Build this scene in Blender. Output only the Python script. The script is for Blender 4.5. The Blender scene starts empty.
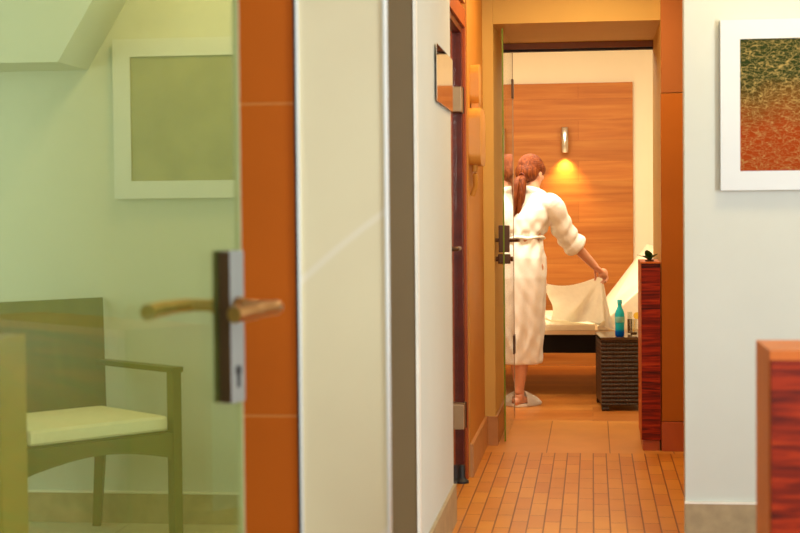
import bpy, bmesh, math, random
from mathutils import Vector, Matrix
random.seed(7)
sc = bpy.context.scene
COL = sc.collection
PI = math.pi

# ------------------------------------------------------------------ camera
YAW, PITCH, ROLL = math.radians(7.0757), math.radians(1.9469), math.radians(0.54)
cd = bpy.data.cameras.new('camera'); cam = bpy.data.objects.new('camera', cd); COL.objects.link(cam)
f = Vector((-math.sin(YAW)*math.cos(PITCH), math.cos(YAW)*math.cos(PITCH), -math.sin(PITCH)))
r = Vector((math.cos(YAW), math.sin(YAW), 0)); u = r.cross(f)
r2 = r*math.cos(ROLL) - u*math.sin(ROLL); u2 = u*math.cos(ROLL) + r*math.sin(ROLL)
cam.matrix_world = Matrix(((r2.x, u2.x, -f.x, 0), (r2.y, u2.y, -f.y, 0), (r2.z, u2.z, -f.z, 1.2), (0, 0, 0, 1)))
cd.sensor_width = 36; cd.lens = 1550/800*36
cd.clip_start = 0.05; cd.clip_end = 100
cd.dof.use_dof = True; cd.dof.focus_distance = 8.6; cd.dof.aperture_fstop = 5.2
sc.camera = cam

# ------------------------------------------------------------------ light and exposure
sc.view_settings.view_transform = 'Standard'; sc.view_settings.look = 'None'
sc.view_settings.gamma = 1; sc.view_settings.use_curve_mapping = False
sc.view_settings.exposure = 0.45
w = bpy.data.worlds.new('world'); sc.world = w; w.use_nodes = True
bg = w.node_tree.nodes['Background']; bg.inputs[0].default_value = (.80, .92, 1, 1); bg.inputs[1].default_value = 0.2

def area(name, loc, rot, sx, sy, power, color, spread=180):
    l = bpy.data.lights.new(name, 'AREA'); l.shape = 'RECTANGLE'; l.size = sx; l.size_y = sy
    l.energy = power; l.color = color; l.spread = math.radians(spread)
    o = bpy.data.objects.new(name, l); COL.objects.link(o); o.location = loc
    o.rotation_euler = [math.radians(a) for a in rot]; return o
def spot(name, loc, target, power, color, size=70, blend=.7, radius=.04):
    l = bpy.data.lights.new(name, 'SPOT'); l.energy = power; l.color = color
    l.spot_size = math.radians(size); l.spot_blend = blend; l.shadow_soft_size = radius
    o = bpy.data.objects.new(name, l); COL.objects.link(o); o.location = loc
    o.rotation_euler = (Vector(target)-Vector(loc)).to_track_quat('-Z', 'Y').to_euler(); return o
WARM = (1, .66, .30); WARM2 = (1, .74, .42); DAY = (.86, .95, 1)
# daylight from the windows behind the camera and in the left room, plus an added fill at the right
area('hall_window_light', (.9, -1.2, 1.9), (80, 0, 10), 2.4, 1.4, 56, (.97, .98, .97))
area('hall_side_fill_light', (2.45, 2.4, 1.5), (90, 0, 58), 1.2, 1.6, 125, (.80, .94, 1))  # added fill to whiten the wall flank, with no window of its own
area('left_room_window_light', (-3.6, 4.0, 1.5), (90, 0, -90), 2.4, 1.6, 25, (.97, 1, .97))
# ceiling lamps, and an added fill towards the relaxation room back wall
area('hall_ceiling_light', (.7, 5.1, 2.44), (0, 0, 0), .5, .3, 8, (1, .74, .36))
area('left_room_ceiling_light', (-1.4, 5.4, 2.44), (0, 0, 0), .3, .3, 6, WARM)
area('corridor_ceiling_light', (0, 6.9, 2.42), (0, 0, 0), .5, 1.4, 24, (1, .70, .36))
area('side_corridor_ceiling_light', (1.3, 6.8, 2.42), (0, 0, 0), .5, .5, 4, WARM)
area('relax_room_ceiling_light', (-.4, 10.2, 2.46), (0, 0, 0), 2.4, 1.2, 46, (1, .84, .60))
area('relax_room_wall_fill', (-.2, 9.15, 2.05), (80, 0, 0), 2.2, .2, 30, (1, .84, .60))  # added fill that brightens the back wall and sheet, not a fitted lamp
spot('relax_room_downlight', (-1.0, 9.2, 2.44), (-.2, 9.95, .95), 62, (1, .92, .78), 78)

# ------------------------------------------------------------------ materials
def nt(name):
    m = bpy.data.materials.new(name); m.use_nodes = True; t = m.node_tree
    b = t.nodes['Principled BSDF']; return m, t, b
def lk(t, a, b): t.links.new(a, b)
def mapping(t, scale=(1, 1, 1), rot=(0, 0, 0), src='Object'):
    c = t.nodes.new('ShaderNodeTexCoord'); mp = t.nodes.new('ShaderNodeMapping')
    mp.inputs['Scale'].default_value = scale; mp.inputs['Rotation'].default_value = rot
    lk(t, c.outputs[src], mp.inputs[0]); return mp
def noise(t, mp, scale, detail=4, rough=.55, dist=0):
    n = t.nodes.new('ShaderNodeTexNoise'); n.inputs['Scale'].default_value = scale
    n.inputs['Detail'].default_value = detail; n.inputs['Roughness'].default_value = rough
    n.inputs['Distortion'].default_value = dist
    if mp: lk(t, mp.outputs[0], n.inputs['Vector'])
    return n
def ramp(t, fac, stops):
    n = t.nodes.new('ShaderNodeValToRGB'); e = n.color_ramp.elements
    while len(e) < len(stops): e.new(.5)
    for k, (p, c) in enumerate(stops): e[k].position = p; e[k].color = (*c, 1)
    lk(t, fac, n.inputs[0]); return n
def bump(t, b, h, strength=.2, dist=.002):
    n = t.nodes.new('ShaderNodeBump'); n.inputs['Strength'].default_value = strength
    n.inputs['Distance'].default_value = dist; lk(t, h, n.inputs['Height']); lk(t, n.outputs[0], b.inputs['Normal'])
def mul(c, k): return tuple(min(1, x*k) for x in c)
def plain(name, c, rough=.6, metal=0, var=.06, scale=6, bmp=.05, spec=.5, **kw):
    m, t, b = nt(name); mp = mapping(t); n = noise(t, mp, scale)
    rp = ramp(t, n.outputs['Fac'], [(.3, mul(c, 1-var)), (.7, mul(c, 1+var))])
    lk(t, rp.outputs[0], b.inputs['Base Color']); b.inputs['Roughness'].default_value = rough
    b.inputs['Metallic'].default_value = metal; b.inputs['Specular IOR Level'].default_value = spec
    for k, v in kw.items(): b.inputs[k.replace('_', ' ')].default_value = v
    if bmp:
        n2 = noise(t, mp, scale*30, 2); bump(t, b, n2.outputs['Fac'], bmp, .001)
    return m
def wood(name, stops, scale=(1, 1, 14), nscale=2.5, rough=.35, dist=.6, plank=None, gap=(.35, .12, .03)):
    m, t, b = nt(name); mp = mapping(t, scale); n = noise(t, mp, nscale, 6, .6, dist)
    rp = ramp(t, n.outputs['Fac'], stops); out = rp.outputs[0]
    if plank:                                             # plank = (length, height) along x and z
        mp2 = mapping(t, (1, 1, 1), (PI/2, 0, 0)); br = t.nodes.new('ShaderNodeTexBrick')
        br.inputs['Scale'].default_value = 1; br.inputs['Brick Width'].default_value = plank[0]
        br.inputs['Row Height'].default_value = plank[1]; br.inputs['Mortar Size'].default_value = .0012
        br.inputs['Color1'].default_value = (1, 1, 1, 1); br.inputs['Color2'].default_value = (.80, .78, .74, 1)
        br.inputs['Mortar'].default_value = (.6, .5, .42, 1); br.offset = .37
        lk(t, mp2.outputs[0], br.inputs['Vector'])
        mx = t.nodes.new('ShaderNodeMix'); mx.data_type = 'RGBA'; mx.blend_type = 'MULTIPLY'; mx.inputs[0].default_value = 1
        lk(t, out, mx.inputs[6]); lk(t, br.outputs['Color'], mx.inputs[7]); out = mx.outputs[2]
    lk(t, out, b.inputs['Base Color']); b.inputs['Roughness'].default_value = rough
    bump(t, b, n.outputs['Fac'], .1, .002); b.inputs['Specular IOR Level'].default_value = .22; return m
def glass(name, tint, r0=.045, rough=0.0, refl=(1, 1, 1), veil=None):
    m = bpy.data.materials.new(name); m.use_nodes = True; t = m.node_tree
    for n in list(t.nodes): t.nodes.remove(n)
    o = t.nodes.new('ShaderNodeOutputMaterial'); mx = t.nodes.new('ShaderNodeMixShader')
    tr = t.nodes.new('ShaderNodeBsdfTransparent'); gl = t.nodes.new('ShaderNodeBsdfGlossy')
    tr.inputs[0].default_value = (*tint, 1); gl.inputs['Roughness'].default_value = rough; gl.inputs[0].default_value = (*refl, 1)
    g = t.nodes.new('ShaderNodeNewGeometry'); d = t.nodes.new('ShaderNodeVectorMath'); d.operation = 'DOT_PRODUCT'
    lk(t, g.outputs['Incoming'], d.inputs[0]); lk(t, g.outputs['Normal'], d.inputs[1])
    def mth(op, a, bb=None):
        n = t.nodes.new('ShaderNodeMath'); n.operation = op
        if isinstance(a, float): n.inputs[0].default_value = a
        else: lk(t, a, n.inputs[0])
        if bb is not None:
            if isinstance(bb, float): n.inputs[1].default_value = bb
            else: lk(t, bb, n.inputs[1])
        return n.outputs[0]
    c = mth('ABSOLUTE', d.outputs['Value']); c1 = mth('SUBTRACT', 1.0, c); p = mth('POWER', c1, 5.0)
    fr = mth('ADD', mth('MULTIPLY', p, 1-r0), r0)
    lk(t, fr, mx.inputs[0]); lk(t, tr.outputs[0], mx.inputs[1]); lk(t, gl.outputs[0], mx.inputs[2]); lk(t, mx.outputs[0], o.inputs[0])
    if veil:                                              # diffuse colour standing in for the haze of reflections on the pane
        df = t.nodes.new('ShaderNodeBsdfDiffuse'); df.inputs[0].default_value = (*veil[0], 1); mf = t.nodes.new('ShaderNodeMixShader'); mf.inputs[0].default_value = veil[1]
        lk(t, tr.outputs[0], mf.inputs[1]); lk(t, df.outputs[0], mf.inputs[2]); lk(t, mf.outputs[0], mx.inputs[1])
    return m

M = {}
M['white_wall'] = plain('white_plaster', (.60, .62, .56), .85, bmp=.08, scale=3, var=.02)
M['cream_wall'] = plain('cream_plaster', (.84, .74, .54), .8, bmp=.08, scale=3, var=.02)
M['yellow_wall'] = plain('yellow_plaster', (.62, .40, .105), .7, scale=3, var=.03)
M['ceiling'] = plain('ceiling_paint', (.72, .66, .54), .9, scale=3, var=.02)
M['ochre_wall'] = plain('ochre_plaster', (.52, .21, .018), .55, scale=3, var=.04)
M['orange_tile'] = plain('orange_wall_tile', (.44, .095, .004), .6, scale=2.5, spec=.15, var=.07, bmp=.03)
M['orange_plaster'] = plain('orange_plaster', (.34, .10, .010), .7, scale=2, var=.05)
M['grout'] = plain('orange_grout', (.52, .17, .02), .6)
M['brown_jamb'] = plain('brown_painted_jamb', (.165, .108, .045), .5, scale=3, var=.05)
M['steel'] = plain('brushed_steel', (.72, .70, .66), .25, 1, .05)
M['satin_grey'] = plain('satin_grey_metal', (.21, .21, .185), .5, .2, .03)
M['bronze'] = plain('dark_bronze', (.10, .05, .025), .35, .8, .1)
M['brown_rail'] = plain('brown_painted_rail', (.26, .10, .025), .5)
M['orange_tile_far'] = plain('orange_wall_tile', (.40, .115, .008), .5, scale=2.5, var=.07, bmp=.03, spec=.2)
M['bright_trim'] = plain('bright_satin_trim', (.72, .74, .72), .4, .1, .02)
M['tan_metal'] = plain('tan_brushed_metal', (.34, .22, .11), .4, .7, .05)
M['brass'] = plain('warm_brass', (.46, .24, .085), .3, 1, .1)
M['black'] = plain('black_rubber', (.012, .010, .009), .6)
M['dark_red_frame'] = wood('dark_red_frame_wood', [(.3, (.07, .008, .002)), (.7, (.12, .014, .003))], (1, 1, 3), 4, .35)
M['red_frame'] = wood('red_brown_casing_wood', [(.3, (.30, .05, .008)), (.7, (.38, .075, .012))], (3, 3, 1), 4, .35)
M['skirting'] = plain('beige_stone_skirting', (.38, .29, .16), .45, scale=14, var=.18)
M['skirting_orange'] = plain('tan_stone_skirting', (.46, .22, .07), .4, scale=10, var=.12)
M['skirting_tile'] = plain('terracotta_skirting', (.42, .085, .012), .35, scale=6, var=.1)
M['white_line'] = plain('white_edge_trim', (.82, .78, .68), .5)
M['panel_wood'] = wood('orange_plank_wood', [(.25, (.33, .095, .014)), (.5, (.46, .155, .024)), (.75, (.56, .23, .045))], (.5, 1, 9), 2.2, .5, .5, plank=(1.9, .16))
M['zebrano'] = wood('dark_red_striped_wood', [(.32, (.022, .002, .001)), (.46, (.17, .010, .001)), (.58, (.34, .024, .002)), (.72, (.46, .055, .006))], (.8, .8, 11), 3.2, .45, 1.4)
M['cab_orange'] = wood('orange_red_wood_edge', [(.3, (.52, .12, .02)), (.7, (.64, .17, .03))], (6, 1, 1), 3, .5)
M['olive_box'] = wood('olive_brown_wood', [(.3, (.20, .155, .03)), (.7, (.24, .185, .04))], (1, 1, 6), 3, .5)
M['robe'] = plain('white_terry_cloth', (.86, .83, .77), .95, scale=120, var=.03, bmp=.5, spec=.1)
M['sheet'] = plain('cream_sheet_cloth', (.93, .88, .77), .9, scale=40, var=.03, bmp=.2, spec=.1)
M['upholstery'] = plain('cream_upholstery', (.86, .75, .54), .7, scale=30, var=.03, bmp=.1, spec=.2)
M['skin'] = plain('skin', (.62, .30, .18), .5, scale=20, var=.05, bmp=.04, Subsurface_Weight=.1)
M['slipper'] = plain('white_terry_slipper', (.95, .92, .86), .95, scale=150, var=.03, bmp=.5)
M['dark_bed'] = plain('near_black_bed_frame', (.008, .005, .003), .7, scale=5, spec=.08)
M['bed_edge'] = plain('cream_bed_edge', (.66, .46, .25), .5, scale=5)
M['white_frame'] = plain('white_picture_frame', (.66, .69, .70), .45, scale=3, var=.01, bmp=.02)
M['chair_wood'] = wood('dark_green_brown_chair', [(.3, (.085, .08, .018)), (.7, (.11, .105, .025))], (6, 6, 1), 4, .4)
M['cushion'] = plain('pale_cushion_fabric', (.80, .74, .50), .9, scale=40, var=.05, bmp=.3)
M['leaf'] = plain('dark_green_leaf', (.035, .12, .018), .35, scale=20, var=.3)
M['leaf_tan'] = plain('olive_brown_leaf', (.18, .15, .03), .45, scale=20, var=.3)
M['dish'] = plain('dark_clay_dish', (.05, .03, .015), .5)
M['label'] = plain('pale_bottle_label', (.20, .50, .42), .6)
M['blue_cap'] = plain('teal_bottle_cap', (.05, .50, .50), .4)
M['lemon'] = plain('lemon_flesh', (.85, .55, .03), .5)
M['lemon_rind'] = plain('lemon_rind', (.75, .45, .02), .4)
M['tea'] = plain('brown_drink', (.09, .035, .012), .15)
M['fixture'] = plain('cream_plastic', (.56, .26, .04), .35, scale=3)
M['hair'] = wood('red_hair', [(.3, (.05, .009, .001)), (.55, (.16, .032, .003)), (.75, (.36, .10, .012))], (18, 18, 1.2), 6, .6, .4)
M['eye'] = plain('eye_white', (.7, .68, .65), .2)
M['glass_near'] = glass('green_tinted_glass', (.85, .915, .75), veil=((.38, .46, .09), .085))  # reflected yellow-green haze is painted into the pane
M['glass_far'] = glass('clear_door_glass', (.96, .97, .93))
M['glass_clear'] = glass('tumbler_glass', (.93, .93, .90), .06)
m, t, b = nt('pale_glass_edge'); b.inputs['Base Color'].default_value = (.45, .46, .28, 1); b.inputs['Roughness'].default_value = .3; M['pale_edge'] = m
m, t, b = nt('green_glass_edge'); b.inputs['Base Color'].default_value = (.16, .24, .02, 1); b.inputs['Roughness'].default_value = .15; M['glass_edge'] = m
M['mirror'] = plain('polished_sign_metal', (.85, .78, .68), .06, 1, .02, bmp=0)
m, t, b = nt('teal_bottle_glass')
mp = mapping(t); sx = t.nodes.new('ShaderNodeSeparateXYZ'); lk(t, mp.outputs[0], sx.inputs[0])
rp = ramp(t, sx.outputs['Z'], [(.0, (.0, .07, .50)), (.030, (.0, .12, .55)), (.045, (.02, .50, .62)), (.2, (.04, .60, .62))])
lk(t, rp.outputs[0], b.inputs['Base Color']); b.inputs['Roughness'].default_value = .08
b.inputs['Transmission Weight'].default_value = .35; b.inputs['IOR'].default_value = 1.2; M['bottle'] = m

# cream marble with pale diagonal veins
m, t, b = nt('cream_marble'); mp = mapping(t, (1, 1, 1), (0, math.radians(36), 0))
n = noise(t, mp, 1.3, 5, .5, .4)
rp = ramp(t, n.outputs['Fac'], [(.3, (.66, .57, .37)), (.5, (.72, .64, .42)), (.7, (.77, .69, .47))])
wv = t.nodes.new('ShaderNodeTexWave'); wv.bands_direction = 'Z'; wv.inputs['Scale'].default_value = .55
wv.inputs['Distortion'].default_value = 3.0; wv.inputs['Detail'].default_value = 3; wv.inputs['Detail Scale'].default_value = .9
lk(t, mp.outputs[0], wv.inputs['Vector'])
vr = ramp(t, wv.outputs['Fac'], [(0, (0, 0, 0)), (.996, (0, 0, 0)), (1, (.5, .5, .5))])
mx = t.nodes.new('ShaderNodeMix'); mx.data_type = 'RGBA'; lk(t, vr.outputs[0], mx.inputs[0]); lk(t, rp.outputs[0], mx.inputs[6]); mx.inputs[7].default_value = (.78, .72, .60, 1)
lk(t, mx.outputs[2], b.inputs['Base Color']); b.inputs['Roughness'].default_value = .6; b.inputs['Specular IOR Level'].default_value = .15; M['marble'] = m

def tile_floor(name, w_, l_, c1, c2, gc, gap, rough=.35, rot=PI/2, offset=.5, bias=0.0):
    m, t, b = nt(name); mp = mapping(t, (1, 1, 1), (0, 0, rot)); br = t.nodes.new('ShaderNodeTexBrick')
    br.inputs['Scale'].default_value = 1; br.inputs['Brick Width'].default_value = l_; br.inputs['Row Height'].default_value = w_
    br.inputs['Mortar Size'].default_value = gap; br.inputs['Mortar Smooth'].default_value = .4; br.inputs['Bias'].default_value = bias
    br.inputs['Color1'].default_value = (*c1, 1); br.inputs['Color2'].default_value = (*c2, 1); br.inputs['Mortar'].default_value = (*gc, 1)
    br.offset = offset; br.offset_frequency = 2; lk(t, mp.outputs[0], br.inputs['Vector'])
    n = noise(t, mp, 3.5, 4); rp = ramp(t, n.outputs['Fac'], [(.3, (.84, .80, .76)), (.7, (1, 1, 1))])
    mx = t.nodes.new('ShaderNodeMix'); mx.data_type = 'RGBA'; mx.blend_type = 'MULTIPLY'; mx.inputs[0].default_value = 1
    lk(t, br.outputs['Color'], mx.inputs[6]); lk(t, rp.outputs[0], mx.inputs[7]); lk(t, mx.outputs[2], b.inputs['Base Color'])
    b.inputs['Roughness'].default_value = rough; b.inputs['Specular IOR Level'].default_value = .3
    iv = t.nodes.new('ShaderNodeMath'); iv.operation = 'SUBTRACT'; iv.inputs[0].default_value = 1; lk(t, br.outputs['Fac'], iv.inputs[1])
    bump(t, b, iv.outputs[0], .4, .002); return m
M['mosaic'] = tile_floor('terracotta_strip_tile', .0633, .25, (.66, .27, .030), (.56, .195, .018), (.17, .038, .004), .0032)
M['big_tile'] = tile_floor('ochre_floor_tile', .315, 1.4, (.68, .30, .06), (.64, .27, .05), (.28, .10, .02), .003, offset=0)
M['wood_floor'] = tile_floor('orange_wood_floor', .145, 1.3, (.62, .25, .05), (.46, .15, .026), (.18, .05, .012), .0015, .3, rot=0)
M['beige_floor'] = tile_floor('beige_floor_tile', .6, .6, (.60, .55, .40), (.57, .52, .38), (.4, .36, .26), .003, offset=0)

# framed photograph: grass stems over green going to rust red
def grass_picture(name, top, midc, low, line):
    m, t, b = nt(name); mp = mapping(t)
    sx = t.nodes.new('ShaderNodeSeparateXYZ'); lk(t, mp.outputs[0], sx.inputs[0])
    n0 = noise(t, mp, 9, 3); ad = t.nodes.new('ShaderNodeMath'); ad.operation = 'MULTIPLY_ADD'
    lk(t, n0.outputs['Fac'], ad.inputs[0]); ad.inputs[1].default_value = .22; lk(t, sx.outputs['Z'], ad.inputs[2])
    mr = t.nodes.new('ShaderNodeMapRange'); mr.inputs['From Min'].default_value = -.13; mr.inputs['From Max'].default_value = .33; lk(t, ad.outputs[0], mr.inputs[0])
    base = ramp(t, mr.outputs[0], [(.30, low), (.55, midc), (.78, top)])
    col = base.outputs[0]
    for k, (rx, sc_) in enumerate([(.55, 22), (-.7, 17), (1.2, 30)]):
        mp2 = mapping(t, (1, 1, 2.4), (0, rx, 0)); v = t.nodes.new('ShaderNodeTexVoronoi'); v.feature = 'DISTANCE_TO_EDGE'; v.inputs['Scale'].default_value = sc_
        nz = noise(t, mp2, 14, 2); mixv = t.nodes.new('ShaderNodeMix'); mixv.data_type = 'VECTOR'; mixv.inputs[0].default_value = .10
        lk(t, mp2.outputs[0], mixv.inputs[4]); lk(t, nz.outputs['Color'], mixv.inputs[5]); lk(t, mixv.outputs[1], v.inputs['Vector'])
        rr = ramp(t, v.outputs['Distance'], [(.0, (.75, .75, .75)), (.024, (0, 0, 0))])
        mx = t.nodes.new('ShaderNodeMix'); mx.data_type = 'RGBA'; lk(t, rr.outputs[0], mx.inputs[0]); lk(t, col, mx.inputs[6])
        l2 = ramp(t, mr.outputs[0], [(.35, mul(line, .75)), (.6, line)]); lk(t, l2.outputs[0], mx.inputs[7]); col = mx.outputs[2]
    lk(t, col, b.inputs['Base Color']); b.inputs['Roughness'].default_value = .8; b.inputs['Specular IOR Level'].default_value = .1; return m
M['grass_art'] = grass_picture('grass_photo', (.022, .035, .008), (.15, .06, .010), (.30, .040, .004), (.55, .38, .12))
M['olive_art'] = plain('olive_print', (.31, .30, .155), .5, scale=7, var=.12, bmp=0)

# ------------------------------------------------------------------ mesh helpers
def P(o):                                                  # world offset of a parent chain without rotation
    v = Vector((0, 0, 0))
    while o: v += o.location; o = o.parent
    return v
def obj(name, bm, mat, parent=None, local=False, smooth=False, loc=None, mods=()):
    """link bm (authored in world coordinates unless local) as one mesh object"""
    me = bpy.data.meshes.new(name); o = bpy.data.objects.new(name, me); COL.objects.link(o)
    off = Vector((0, 0, 0))
    if parent: o.parent = parent
    if loc is not None:
        o.location = Vector(loc) - (P(parent) if parent and not local else Vector((0, 0, 0))); off = Vector(loc)
    elif parent and not local: off = P(parent)
    if loc is not None or (parent and not local):
        bmesh.ops.translate(bm, verts=bm.verts, vec=-off)
    bmesh.ops.recalc_face_normals(bm, faces=bm.faces)
    bm.to_mesh(me); bm.free(); me.materials.append(M[mat] if isinstance(mat, str) else mat)
    if smooth:
        for p in me.polygons: p.use_smooth = True
        try: me.set_sharp_from_angle(angle=math.radians(50))
        except Exception: pass
    return o
def thing(name, label, cat, loc=(0, 0, 0), rotz=0, group=None):
    o = bpy.data.objects.new(name, None); COL.objects.link(o); o.location = loc; o.rotation_euler = (0, 0, rotz)
    o.empty_display_size = .1; return tag(o, label, cat, group)
def tag(o, label, cat, group=None):
    o['label'] = label; o['category'] = cat
    if group: o['group'] = group
    return o
def struct(name, bm, mat, label, cat, **kw):
    o = obj(name, bm, mat, **kw); o['kind'] = 'structure'; return tag(o, label, cat)
def box(x0, x1, y0, y1, z0, z1, bev=0, bm=None, mat4=None, seg=2):
    b_ = bmesh.new(); bmesh.ops.create_cube(b_, size=1)
    bmesh.ops.scale(b_, vec=(abs(x1-x0), abs(y1-y0), abs(z1-z0)), verts=b_.verts)
    bmesh.ops.translate(b_, vec=((x0+x1)/2, (y0+y1)/2, (z0+z1)/2), verts=b_.verts)
    if bev: bmesh.ops.bevel(b_, geom=b_.edges[:], offset=bev, segments=seg, profile=.7, affect='EDGES')
    if mat4: bmesh.ops.transform(b_, matrix=mat4, verts=b_.verts)
    return merge(bm, b_)
def merge(bm, b_):
    if bm is None: return b_
    me = bpy.data.meshes.new('tmp'); b_.to_mesh(me); b_.free(); bm.from_mesh(me); bpy.data.meshes.remove(me); return bm
def prism(pts, axis, a0, a1, bev=0, bm=None):
    """extrude the polygon pts along axis 'x','y' or 'z'"""
    b_ = bmesh.new()
    def mk(p, a): return {'x': (a, p[0], p[1]), 'y': (p[0], a, p[1]), 'z': (p[0], p[1], a)}[axis]
    A = [b_.verts.new(mk(p, a0)) for p in pts]; B = [b_.verts.new(mk(p, a1)) for p in pts]
    b_.faces.new(A); b_.faces.new(B[::-1]); n = len(pts)
    for k in range(n): b_.faces.new((A[k], B[k], B[(k+1) % n], A[(k+1) % n]))
    if bev: bmesh.ops.bevel(b_, geom=b_.edges[:], offset=bev, segments=2, profile=.7, affect='EDGES')
    return merge(bm, b_)
def tube(path, radii, n=14, bm=None, flat=1.0, cap=True, upv=Vector((0, 0, 1))):
    """swept round (or flattened) section along a path of points"""
    b_ = bmesh.new(); path = [Vector(p) for p in path]
    if not isinstance(radii, (list, tuple)): radii = [radii]*len(path)
    rings = []
    for k, p in enumerate(path):
        d = (path[min(k+1, len(path)-1)] - path[max(k-1, 0)]).normalized()
        s = d.cross(upv)
        if s.length < 1e-3: s = d.cross(Vector((1, 0, 0)))
        s.normalize(); q = s.cross(d).normalized()
        rings.append([b_.verts.new(p + s*math.cos(2*PI*j/n)*radii[k] + q*math.sin(2*PI*j/n)*radii[k]*flat) for j in range(n)])
    for a, c in zip(rings, rings[1:]):
        for j in range(n): b_.faces.new((a[j], a[(j+1) % n], c[(j+1) % n], c[j]))
    if cap: b_.faces.new(rings[0][::-1]); b_.faces.new(rings[-1])
    return merge(bm, b_)
def bez(pts, n=8):
    """Catmull-Rom through the points"""
    pts = [Vector(p) for p in pts]; Q = [pts[0]*2-pts[1]] + pts + [pts[-1]*2-pts[-2]]; out = []
    for k in range(1, len(Q)-2):
        for j in range(n):
            s = j/n; a, b_, c, d = Q[k-1], Q[k], Q[k+1], Q[k+2]
            out.append(.5*((2*b_)+(c-a)*s+(2*a-5*b_+4*c-d)*s*s+(3*b_-a-3*c+d)*s**3))
    out.append(pts[-1]); return out
def lathe(prof, c, n=24, bm=None):
    b_ = bmesh.new(); rings = []
    for (rr, z) in prof: rings.append([b_.verts.new((c[0]+rr*math.cos(2*PI*j/n), c[1]+rr*math.sin(2*PI*j/n), c[2]+z)) for j in range(n)])
    for a, q in zip(rings, rings[1:]):
        for j in range(n): b_.faces.new((a[j], a[(j+1) % n], q[(j+1) % n], q[j]))
    b_.faces.new(rings[0][::-1]); b_.faces.new(rings[-1])
    return merge(bm, b_)
def ball(c, rx, ry, rz, bm=None, rot=None, n=16):
    b_ = bmesh.new(); bmesh.ops.create_uvsphere(b_, u_segments=n, v_segments=max(6, n*3//4), radius=1)
    bmesh.ops.scale(b_, vec=(rx, ry, rz), verts=b_.verts)
    if rot: bmesh.ops.rotate(b_, cent=(0, 0, 0), matrix=rot, verts=b_.verts)
    bmesh.ops.translate(b_, vec=c, verts=b_.verts); return merge(bm, b_)
def baked(name, bm, mat, parent, mods, smooth=True, post=None):
    """evaluate modifiers (kind, settings) on bm and link the result as one mesh"""
    me = bpy.data.meshes.new('tmp'); bm.to_mesh(me); bm.free(); o = bpy.data.objects.new('tmp', me); COL.objects.link(o)
    for kind, st in mods:
        md = o.modifiers.new(kind, kind)
        for k, v in st.items(): setattr(md, k, v)
    dg = bpy.context.evaluated_depsgraph_get(); dg.update()
    me2 = bpy.data.meshes.new_from_object(o.evaluated_get(dg)); b2 = bmesh.new(); b2.from_mesh(me2)
    bpy.data.objects.remove(o); bpy.data.meshes.remove(me); bpy.data.meshes.remove(me2)
    if post: post(b2)
    ob = obj(name, b2, mat, parent)
    if smooth:
        for p in ob.data.polygons: p.use_smooth = True
    return ob

# ================================================================== THE SETTING
ZC = 2.5
# floors
struct('floor', box(-.62, 2.6, -1.5, 7.74, -.1, 0), 'mosaic', 'terracotta strip tile floor of the hall and corridor', 'floor')
struct('floor', box(-4, -.62, -1.5, 6.0, -.1, 0), 'beige_floor', 'pale floor of the left room behind the green glass', 'floor')
struct('floor', box(-.62, 2.6, 7.74, 8.93, -.1, 0, ), 'big_tile', 'large ochre floor tiles before the far doorway', 'floor', loc=(-.232, 7.6, 0))
struct('floor', box(-3.2, 2.6, 8.93, 12.4, -.1, 0), 'wood_floor', 'orange wooden floor of the relaxation room', 'floor')
# ceilings
struct('ceiling', box(-4, 2.6, 1.6, 7.95, ZC, ZC+.1), 'ceiling', 'pale ceiling over hall and corridor', 'ceiling')
struct('ceiling', box(-3.2, 2.6, 9.1, 12.4, ZC, ZC+.1), 'ceiling', 'cream ceiling of the relaxation room', 'ceiling')
# hall right wall with its stone skirting
struct('wall_right', box(.33, 2.6, 5.65, 5.74, 0, ZC), 'white_wall', 'white wall carrying the grass picture', 'wall')
struct('baseboard_right', box(.328, 2.6, 5.637, 5.65, 0, .146), 'skirting', 'beige stone skirting under the white picture wall', 'skirting')
struct('trim_1', box(.326, 2.6, 5.634, 5.65, .146, .154), 'white_line', 'thin white line on top of the beige stone skirting', 'trim')
# left room
struct('wall_left', box(-4, -.66, 5.86, 5.98, 0, ZC), 'white_wall', 'pale wall behind the chair, seen through green glass', 'wall')
struct('baseboard_left', box(-4, -.66, 5.848, 5.86, 0, .118), 'skirting', 'skirting behind the chair', 'skirting')
struct('trim_2', box(-4, -.66, 5.845, 5.86, .118, .125), 'white_line', 'thin white line on the skirting behind the chair', 'trim')
bm = prism([(-4, 1.77), (-1.945, 1.77), (-1.50, ZC), (-4, ZC)], 'y', 5.52, 5.86)
struct('wall_soffit', bm, 'white_wall', 'slanted white bulkhead hanging over the chair corner', 'bulkhead')
# block between left room and corridor: white flank, brown end
struct('wall_flank', box(-.66, -.54, 4.83, 5.98, 0, ZC), 'white_wall', 'white wall flank between brown jamb and side door', 'wall')
struct('baseboard_flank', box(-.54, -.528, 4.86, 5.98, 0, .148), 'skirting', 'stone skirting along the white wall flank', 'skirting')
struct('trim_3', box(-.80, -.548, 4.80, 4.83, 0, ZC), 'brown_jamb', 'dark olive brown door jamb beside the white flank', 'jamb')
struct('trim_4', box(-.548, -.538, 4.795, 4.83, 0, ZC), 'white_line', 'pale edge strip between brown jamb and white flank', 'trim')
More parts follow.
